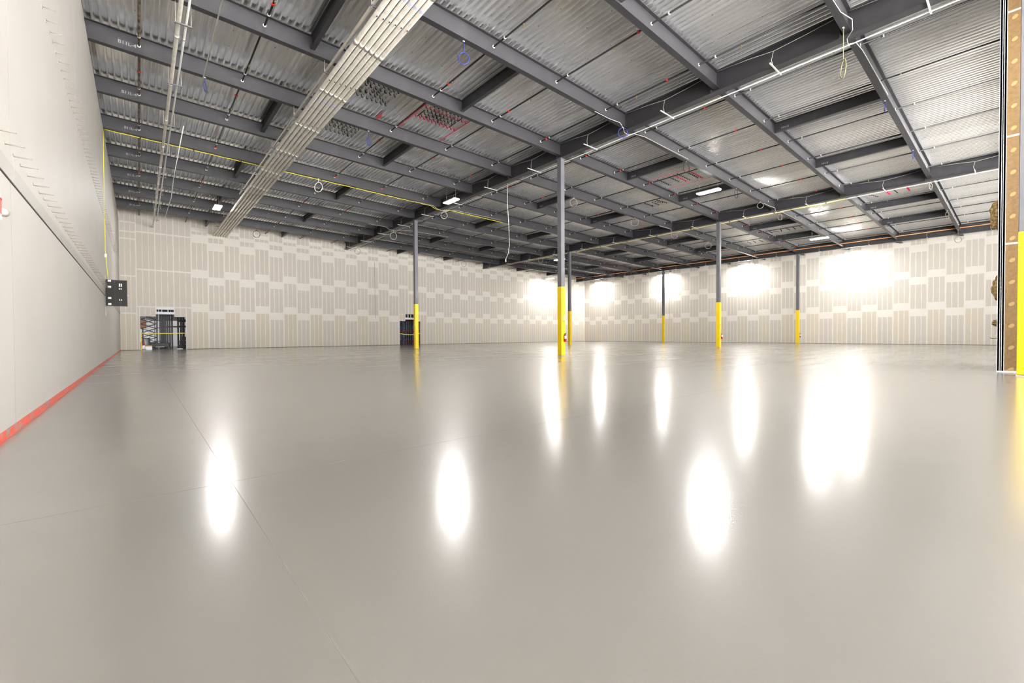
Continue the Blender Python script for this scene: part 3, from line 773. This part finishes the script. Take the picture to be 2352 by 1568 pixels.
marks('pink lined rectangle with black strokes on the deck left of the near column',
      [(9.05, 15.45, 10.5, 15.45, 0.05), (9.05, 15.95, 10.5, 15.95, 0.05), (9.05, 16.2, 10.5, 16.2, 0.05), (9.1, 16.45, 10.4, 16.45, 0.05), (9.0, 15.9, 9.0, 16.5, 0.05), (10.5, 15.5, 10.5, 15.8, 0.05), (10.5, 16.0, 10.5, 16.5, 0.05), (9.3, 15.7, 9.9, 16.4, 0.05), (9.3, 16.4, 9.8, 15.8, 0.04)],
      [(8.82, 14.6, 8.82, 17.9, 0.035), (10.9, 14.6, 10.9, 17.9, 0.035), (8.87, 15.72, 10.85, 15.72, 0.06), (8.87, 16.6, 10.85, 16.6, 0.07)])
o = MB().box(-0.05, 0.05, -0.25, 0.2, -0.003, 0).obj('red_paint_patch', M['red'], ceiling, (7.78, 17.65, zd(7.78)-0.004)); o['label'] = 'small red paint patch'
marks('pink lined rectangle with dotted rows on the deck beside the bright lamp',
      [(22.96, 13.83, 24.32, 13.83, 0.06), (23.07, 13.17, 24.29, 13.17, 0.05), (22.97, 12.62, 24.45, 12.62, 0.05), (23.09, 12.14, 24.5, 12.14, 0.06)],
      [(22.6, 11.1, 22.6, 14.2, 0.03), (24.68, 11.1, 24.68, 14.2, 0.03), (22.96, 12.85, 24.5, 12.85, 0.06), (23.03, 11.98, 24.59, 11.98, 0.07)])
marks('black dashed strokes on the deck right of the near column, before the middle girder',
      [(26.2, 16.75, 27.2, 16.75, 0.08), (26.15, 15.85, 27.35, 15.7, 0.08), (26.4, 16.3, 27.2, 16.3, 0.06), (26.6, 15.9, 27.0, 16.7, 0.06), (26.3, 16.1, 27.0, 15.9, 0.05)], [])
marks('black figures sprayed on the deck beyond the middle girder', [(40.5, 11.8, 41.4, 11.8, 0.07), (40.4, 12.2, 41.4, 12.3, 0.07), (40.4, 12.7, 41.4, 12.7, 0.07), (40.4, 13.1, 41.3, 13.3, 0.07), (40.6, 13.7, 41.3, 13.5, 0.07), (40.5, 14.0, 41.3, 14.0, 0.07)], [])
marks('faint black figures sprayed on the far deck past the middle girder', [(43.3, 15.3, 44.2, 15.4, 0.07), (43.3, 15.8, 44.2, 15.8, 0.07), (43.3, 16.3, 44.2, 16.4, 0.07), (43.3, 16.8, 44.2, 16.8, 0.07)], [])
marks('pink and black dotted rows on the deck near the partition', [(35.1, 6.4, 35.95, 6.1, 0.06), (35.1, 5.2, 35.95, 5.15, 0.05)], [(35.1, 5.56, 35.96, 5.5, 0.09), (35.06, 4.6, 35.98, 4.6, 0.09)])

# ---------------------------------------------------------------- left wall fittings
t = thing('cabinet_door', 'charcoal cabinet door with white labels standing out from the left wall', 'cabinet', (XL+0.03, 24.0, 2.25))
o = MB().box(0, 0.655, -0.03, 0, 0, 1.07).obj('door_leaf', M['panel'], t); bev(o, 0.006, 1)
for z0, z1, x0, x1 in ((0, 0.02, 0, 0.655), (1.045, 1.07, 0.2, 0.655), (0, 1.07, 0.64, 0.655)):
    MB().box(x0, x1, -0.04, -0.03, z0, z1).obj('edge_trim', M['panel2'], t)
MB().box(0.276, 0.282, -0.034, -0.03, 0.02, 1.05).obj('fold_line', M['panel2'], t)
for z in (0.985, 0.74, 0.29, 0.045):
    MB().box(0.07, 0.165, -0.036, -0.03, z, z+0.07).obj('white_label', M['white'], t)
for x in (0.40, 0.455):
    MB().box(x, x+0.035, -0.036, -0.03, 0.80, 0.925).obj('tall_tag', M['white'], t)
    mb = MB(); mb.quad([(x, -0.036, 0.685), (x+0.035, -0.036, 0.685), (x+0.012, -0.036, 0.75)]); mb.quad([(x, -0.031, 0.75), (x+0.035, -0.031, 0.685), (x, -0.031, 0.685)]); mb.obj('small_tag', M['white'], t)
    mb = MB(); mb.quad([(x, -0.036, 0.235), (x+0.035, -0.036, 0.235), (x+0.02, -0.036, 0.31)]); mb.obj('small_tag', M['white'], t)
    MB().box(x, x+0.03, -0.036, -0.03, 0.09, 0.19).obj('dark_slot', M['black'], t)
MB().box(0.655, 0.69, -0.03, -0.01, 0.44, 0.47).obj('latch', M['galv'], t)
t = thing('strut_post', 'slim pale upright strut on the left wall behind the charcoal cabinet door', 'strut', (XL+0.02, 24.05, 1.85))
MB().box(-0.018, 0.018, 0.0, 0.03, 0, 1.6).obj('strut_channel', M['ledger_face'], t)

t = thing('exit_sign', 'white exit sign with red letters at the left edge of the wall', 'sign', (XL, onx(6, 490, XL+0.055).y-0.30, onx(6, 503, XL+0.055).z-0.01))
o = MB().box(0.0, 0.05, -0.02, 0.30, 0, 0.235).obj('sign_housing', M['white'], t); bev(o, 0.006, 1)
def bars(nm, bl):
    mb = MB()
    for (u0, u1, v0, v1) in bl: mb.box(0.05, 0.056, u0, u1, v0, v1)
    mb.obj(nm, M['red'], t)
# the sign faces the room: it reads left to right towards the far end of the wall
z0, z1 = 0.05, 0.2
bars('letter_e', [(0.045, 0.057, z0, z1), (0.045, 0.09, z1-0.015, z1), (0.045, 0.085, 0.118, 0.132), (0.045, 0.09, z0, z0+0.015)])
mb = MB()
for (a, b_, s) in ((0.11, 0.165, 1), (0.11, 0.165, -1)):
    zA, zB = (z0, z1) if s > 0 else (z1, z0)
    mb.quad([(0.056, a, zA), (0.056, a+0.012, zA), (0.056, b_, zB), (0.056, b_-0.012, zB)])
mb.obj('letter_x', M['red'], t)
bars('letter_i', [(0.19, 0.203, z0, z1)]); bars('letter_t', [(0.245, 0.26, z0, z1), (0.222, 0.283, z1-0.018, z1)])
o = MB().tube([(0.0, 0.36, 0.09), (0.05, 0.36, 0.09)], 0.022, 10).tube([(0.05, 0.32, 0.095), (0.05, 0.40, 0.09)], [0.026, 0.04], 12).obj('lamp_head', M['galv'], t)

# ---------------------------------------------------------------- unfinished partition at the right
PXE = 16.65
part = MB().box(PXE+0.12, PXE+3.2, 0.02, 0.33, 0, zd(PXE+3.2))  # unseen length cut short to let the added daylight through
part = part.obj('wall_near_right', M['compound']); tag(part, 'short unfinished drywall partition at the right edge', None, kind='structure')
H = 9.95
seg = [0.03, 3.23, 5.91, 9.0, H]
for a0, a1 in zip(seg, seg[1:]):
    MB().box(PXE, PXE+0.02, -0.18, 0.325, a0+0.022, a1-0.022).obj('brown_board', M['kraft'], part)
    MB().box(PXE+0.001, PXE+0.021, -0.18, 0.325, a1-0.022, a1+0.022).obj('board_joint', M['ledger'], part)
z = 0.07  # raised tan ovals painting the light spots thrown through the stud knockouts
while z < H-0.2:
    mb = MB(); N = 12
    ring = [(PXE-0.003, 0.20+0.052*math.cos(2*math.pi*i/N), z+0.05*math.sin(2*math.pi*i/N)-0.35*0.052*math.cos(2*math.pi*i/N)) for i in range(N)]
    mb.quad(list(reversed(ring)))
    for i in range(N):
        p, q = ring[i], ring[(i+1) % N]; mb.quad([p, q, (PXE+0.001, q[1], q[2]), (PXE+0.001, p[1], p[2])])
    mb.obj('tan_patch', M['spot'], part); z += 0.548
for y0, nm in ((0.325, 'a'), (0.40, 'b')):
    mb = MB(); mb.box(PXE-0.03, PXE+0.06, y0, y0+0.035, 0.01, H); mb.box(PXE-0.03, PXE-0.02, y0-0.008, y0+0.043, 0.01, H)
    mb.obj('metal_stud', M['zinc'], part)
MB().box(PXE+0.05, PXE+0.07, 0.36, 0.40, 0, H).obj('dark_cavity', M['dark'], part)
MB().box(PXE-0.05, PXE+0.3, -0.18, 0.44, 0, 0.025).obj('floor_track', M['zinc'], part)
# fibre insulation bulging out of the far face
def bulge(px_, y0, y1, lab):
    p0 = onx(px_, y0, PXE+0.15); p1 = onx(px_, y1, PXE+0.15)
    zc = (p0.z+p1.z)/2; hh = abs(p0.z-p1.z)/2
    yo = max(p0.y-0.33, 0.12)
    bm = bmesh.new(); bmesh.ops.create_icosphere(bm, subdivisions=4, radius=1)
    rr = random.Random(int(y0))
    ph = [rr.uniform(0, 6) for _ in range(4)]
    for v in bm.verts:
        n_ = 1+0.10*math.sin(7*v.co.z+ph[0])*math.cos(5*v.co.x+ph[1])+0.06*math.sin(15*v.co.z+ph[2])+rr.uniform(-0.03, 0.03)
        v.co = Vector((v.co.x*0.22*n_, v.co.y*yo*n_, v.co.z*hh*n_))
    me = bpy.data.meshes.new('insulation_batt'); bm.to_mesh(me); bm.free(); me.materials.append(M['insul'])
    o = link('insulation_batt', me, part, (PXE+0.28, 0.36, zc)); o['label'] = lab
bulge(2277, 452, 534, 'torn yellowish fibre batt bulging from the partition, upper')
bulge(2281, 632, 692, 'torn brownish fibre batt bulging from the partition, middle')
bulge(2282, 732, 752, 'small torn fibre tuft, lower')
t = thing('warning_tape', 'short end of bright yellow tape sticking out beside the partition', 'tape', tuple(ony(2290, 777, 0.47)))
MB().tube([(0.12, 0, 0), (-0.02, 0.1, 0.0), (-0.1, 0.12, 0.015)], 0.012, 5).obj('tape_strip', M['ycable'], t)

# ---------------------------------------------------------------- wall openings
for di, d in enumerate(DOORS):
    (a0, a1, _, h0), (b0, b1, _, h1) = d
    t = thing('door_%d' % (di+1), None, None, (a0, YB, 0)); tag(t, ['rough door opening in the end wall beside the left wall', 'rough door opening in the end wall behind a column'][di], None, kind='structure')
    for nm, x0, x1 in (('stud_jamb', -0.0, 0.02), ('stud_jamb', a1-a0-0.02, a1-a0)):
        MB().box(x0, x1, 0.0, 0.2, 0, h0).obj(nm, M['zinc'], t)
    MB().box(b0-a0, b1-a0, 0.0, 0.2, 2.72, 2.905).obj('header_track', M['zinc'], t)
    if di == 0:
        MB().box(b0-a0, b1-a0, 0.02, 0.2, 3.085, 3.24).obj('header_track', M['zinc'], t)
        for x in (b0-a0, b0-a0+0.34, b0-a0+0.71, b1-a0-0.03): MB().box(x, x+0.04, 0.02, 0.2, 2.905, 3.085).obj('cripple_stud', M['zinc'], t)
    else:
        for x in (b0-a0, b0-a0+0.33, b0-a0+0.66, b1-a0-0.04): MB().box(x, x+0.05, 0.02, 0.2, 2.905, 3.27).obj('cripple_stud', M['zinc'], t)

# storage space beyond the end wall
tag(MB().box(-6, 34, 57.8, 58.0, 0, 5.5).obj('wall_storage', M['door_white']), 'bright white wall seen through the openings', None, kind='structure')
tag(MB().box(-6.2, -6, YB+0.2, 58, 0, 5.5).obj('wall_storage_left', M['door_white']), 'side wall of the storage space', None, kind='structure')
tag(MB().box(34, 34.2, YB+0.2, 58, 0, 5.5).obj('wall_storage_right', M['door_white']), 'far side wall of the storage space', None, kind='structure')
tag(MB().box(-6.2, 34.2, YB+0.2, 58, 5.5, 5.7).obj('ceiling_storage', M['dark']), 'low dark ceiling of the storage space', None, kind='structure')
tag(MB().box(-6, 34, YB+0.2, 57.8, 0.0, 0.004).obj('floor_storage', M['darkfloor']), 'dark shiny floor of the storage space', None, kind='structure')
for k, (x, y) in enumerate([(-1.5, 53.5), (4.0, 56.0), (25, 55.5)]):  # lamps out of view, added to brighten the storage space
    t = thing('strip_light', ['strip light in the storage space seen through the left opening', 'strip light deep in the storage space', 'strip light in the storage space behind the second opening'][k], 'lamp', (x, y, 5.3))
    MB().box(-0.9, 0.9, -0.1, 0.1, 0.0, 0.2).obj('housing', M['white'], t)
    MB().box(-0.88, 0.88, -0.09, 0.09, -0.02, 0.0).obj('diffuser', M['lens_back'], t)

def rack(x, y, n, w_, h, d, fr, bmm, lab, levels, braces=True):
    t = thing('pallet_rack', lab, 'rack', (x, y, 0))
    for i in range(n+1):
        for yy in (0, d):
            MB().box(i*w_-0.035, i*w_+0.035, yy-0.03, yy+0.03, 0, h).obj('upright', fr, t)
        if braces:
            mb = MB(); k = 0; z = 0.15
            while z+0.5 < h:
                mb.tube([(i*w_, 0 if k % 2 else d, z), (i*w_, d if k % 2 else 0, z+0.5)], 0.014, 4); z += 0.5; k += 1
            mb.obj('diagonal_brace', fr, t)
    for lv in levels:
        for yy in (-0.03, d+0.03):
            MB().box(0, n*w_, yy-0.02, yy+0.02, lv-0.055, lv+0.055).obj('shelf_beam', bmm, t)
    return t
rack(1.42, 47.2, 5, 0.15, 4.8, 1.0, M['blackrack'], M['blackrack'], 'dense dark rack frames standing in the left opening', (1.3, 2.9))
rack(2.6, 47.5, 5, 0.2, 4.8, 1.0, M['blackrack'], M['blackrack'], 'dark rack frames at the right side of the left opening', (1.9, 2.35))
rack(1.6, 52.5, 1, 2.2, 4.8, 0.9, M['blackrack'], M['blackrack'], 'open black rack against the bright wall beyond the left opening', (1.95, 2.6))
for k, (x, z) in enumerate(((25.2, 0), (25.2, 0))): pass
rack(23.0, 46.2, 12, 0.23, 4.5, 0.9, M['bluerack'], M['redrack'], 'blue grey rack frames with red shelf beams in the second opening', (0.25, 1.5, 2.7))
rack(22.5, 49.0, 14, 0.3, 4.5, 0.9, M['blackrack'], M['redrack'], 'dark rack frames with red beams deeper in the second opening', (0.3, 1.4, 2.4, 3.4))
# dark crates
for k in range(3):
    z = k*0.33
    t = thing('storage_crate', ['dark grey crate in the left opening, bottom of its stack', 'dark grey crate in the left opening, middle of its stack', 'dark grey crate in the left opening, top of its stack'][k], 'crate', (2.5+0.1*k, 45.6, z+0.002), (0, 0, 0), 'dark crates stacked in the left opening')
    o = MB().box(0, 1.0, 0, 0.7, 0.03, 0.32).obj('crate_body', M['crate'], t); bev(o, 0.01, 1)
    MB().box(-0.02, 1.02, -0.02, 0.72, 0.27, 0.325).obj('crate_rim', M['black'], t)
    MB().box(0.1, 0.2, 0, 0.7, 0, 0.03).box(0.8, 0.9, 0, 0.7, 0, 0.03).obj('crate_feet', M['black'], t)
# low dark platform cart
t = thing('platform_cart', 'low black platform cart on the floor of the left opening', 'cart', (0.95, 45.2, 0))
o = MB().box(-0.3, 0.95, 0, 0.7, 0.14, 0.5).obj('cart_body', M['black'], t); bev(o, 0.03, 2)
for x in (-0.15, 0.8):
    for y in (0.1, 0.6): MB().tube([(x, y-0.03, 0.075), (x, y+0.03, 0.075)], 0.075, 12).obj('wheel', M['crate'], t)
MB().tube([(-0.28, 0.1, 0.5), (-0.32, 0.1, 0.95), (-0.32, 0.6, 0.95), (-0.28, 0.6, 0.5)], 0.018, 6).obj('push_handle', M['crate'], t)
MB().box(0.05, 0.6, -0.004, 0, 0.16, 0.2).obj('pale_strip', M['wire'], t)
# scissor lift lattice
t = thing('scissor_lift', 'dark scissor lift with crossed arms behind the left opening', 'lift', (0.4, 47.0, 0))
MB().box(-0.35, 0.75, 0, 0.7, 0.12, 0.55).obj('chassis', M['crate'], t)
for x in (-0.22, 0.6):
    for y in (0.08, 0.62): MB().tube([(x, y-0.05, 0.13), (x, y+0.05, 0.13)], 0.13, 14).obj('wheel', M['black'], t)
for k in range(6):
    z = 0.55+k*0.38
    for y in (0.1, 0.6):
        MB().tube([(-0.3, y, z), (0.7, y, z+0.38)], 0.028, 5).obj('lift_arm', M['blackrack'], t)
        MB().tube([(0.7, y, z), (-0.3, y, z+0.38)], 0.028, 5).obj('lift_arm', M['blackrack'], t)
MB().box(-0.4, 0.8, 0, 0.7, 2.83, 2.9).obj('platform_deck', M['crate'], t)
mb = MB()
for zz in (3.2, 3.5, 3.9):
    mb.tube([(-0.4, 0, zz), (0.8, 0, zz)], 0.02, 5); mb.tube([(-0.4, 0.7, zz), (0.8, 0.7, zz)], 0.02, 5)
for xx in (-0.4, 0.2, 0.8):
    mb.tube([(xx, 0, 2.9), (xx, 0, 3.9)], 0.02, 5); mb.tube([(xx, 0.7, 2.9), (xx, 0.7, 3.9)], 0.02, 5)
mb.obj('guard_rail', M['blackrack'], t)
t = thing('rack_bundle', 'bundle of upright black rack frames stored in the middle of the left opening', 'rack', (0.98, 46.3, 0.004))
for k in range(9):
    MB().box(k*0.1-0.02+0.02*math.sin(k*2.3), k*0.1+0.03+0.02*math.sin(k*2.3), 0.1*(k % 3), 0.1*(k % 3)+0.05, 0, 3.4+0.2*(k % 2)).obj('upright', M['blackrack'], t)
for z in (0.6, 1.7, 2.3): MB().box(-0.05, 0.9, -0.03, 0.0, z, z+0.06).obj('cross_bar', M['blackrack'], t)
t = thing('grey_bulkhead', 'grey ribbed bulkhead panel high behind the left opening', 'panel', (-2.2, 51.5, 2.55))
for k in range(6): MB().box(k*0.9, k*0.9+0.86, 0, 0.1, 0, 1.1).obj('bulkhead_panel', M['column'], t)
MB().box(0, 0.06, 0.02, 0.08, -2.55, 0).box(5.3, 5.36, 0.02, 0.08, -2.55, 0).obj('bulkhead_post', M['blackrack'], t)
t = thing('wooden_panel', 'rust brown panel crate hung up behind the left opening', 'crate', (-1.2, 50.5, 1.75))
MB().box(0, 1.7, 0, 0.5, 0, 0.75).obj('crate_body', M['rust'], t)
MB().box(0.2, 0.3, 0, 0.5, -1.75, 0).box(1.4, 1.5, 0, 0.5, -1.75, 0).obj('stand_legs', M['blackrack'], t)
t = thing('carton', 'white carton with brown top on the floor just inside the left opening', 'box', (0.33, 43.9, 0.004))
MB().box(0, 0.42, 0, 0.35, 0, 0.26).obj('carton_body', M['white'], t); MB().box(-0.005, 0.425, -0.005, 0.355, 0.26, 0.36).obj('carton_top', M['carton'], t)
t = thing('grey_drum', 'grey upright bin left of the dark machine in the opening', 'bin', (0.25, 45.0, 0.004))
MB().tube([(0.2, 0, 0), (0.2, 0, 0.85)], 0.18, 14).obj('bin_body', M['column'], t); MB().tube([(0.2, 0, 0.85), (0.2, 0, 0.9)], 0.2, 14).obj('bin_lid', M['black'], t)
t = thing('traffic_cone', 'red and white cone just inside the left edge of the opening', 'cone', (0.26, 43.45, 0.004))
MB().tube([(0, 0, 0.03), (0, 0, 0.35), ], [0.12, 0.07], 14).obj('cone_lower', M['white'], t); MB().tube([(0, 0, 0.35), (0, 0, 0.62)], [0.07, 0.025], 14).obj('cone_tip', M['red'], t)
MB().box(-0.16, 0.16, -0.16, 0.16, 0, 0.03).obj('cone_foot', M['black'], t)
t = thing('debris_pile', 'crumpled white wrap on the floor at the right of the left opening', 'litter', (2.45, 43.6, 0.0))
bm = bmesh.new(); bmesh.ops.create_icosphere(bm, subdivisions=2, radius=1)
for v in bm.verts: v.co = Vector((v.co.x*0.22, v.co.y*0.12, max(v.co.z, -0.3)*0.06+0.02))*rnd.uniform(0.75, 1.15)
me = bpy.data.meshes.new('wrap'); bm.to_mesh(me); bm.free(); me.materials.append(M['white']); link('wrap', me, t)
for di, (lab, z0, sag) in enumerate((('yellow tape stretched across the left opening', 1.25, 0.03), ('yellow tape sagging across the second opening', 1.2, 0.14))):
    a0, a1 = DOORS[di][0][:2]
    t = thing('barrier_tape', lab, 'tape', (a0, YB+0.1, z0)); mb = MB(); N = 14
    for i in range(N):
        u0, u1 = i/N, (i+1)/N; f = lambda u: -4*sag*u*(1-u)
        x0, x1 = u0*(a1-a0), u1*(a1-a0)
        mb.box(x0, x1, -0.002, 0.002, f((u0+u1)/2), f((u0+u1)/2)+0.06)
    mb.obj('tape_strip', M['ycable'], t)
t = thing('yellow_post', 'yellow upright edge post just inside the left opening', 'post', (0.12, YB+0.3, 0))
MB().box(-0.03, 0.03, -0.03, 0.03, 0, 1.25).obj('post_shaft', M['yellow'], t)
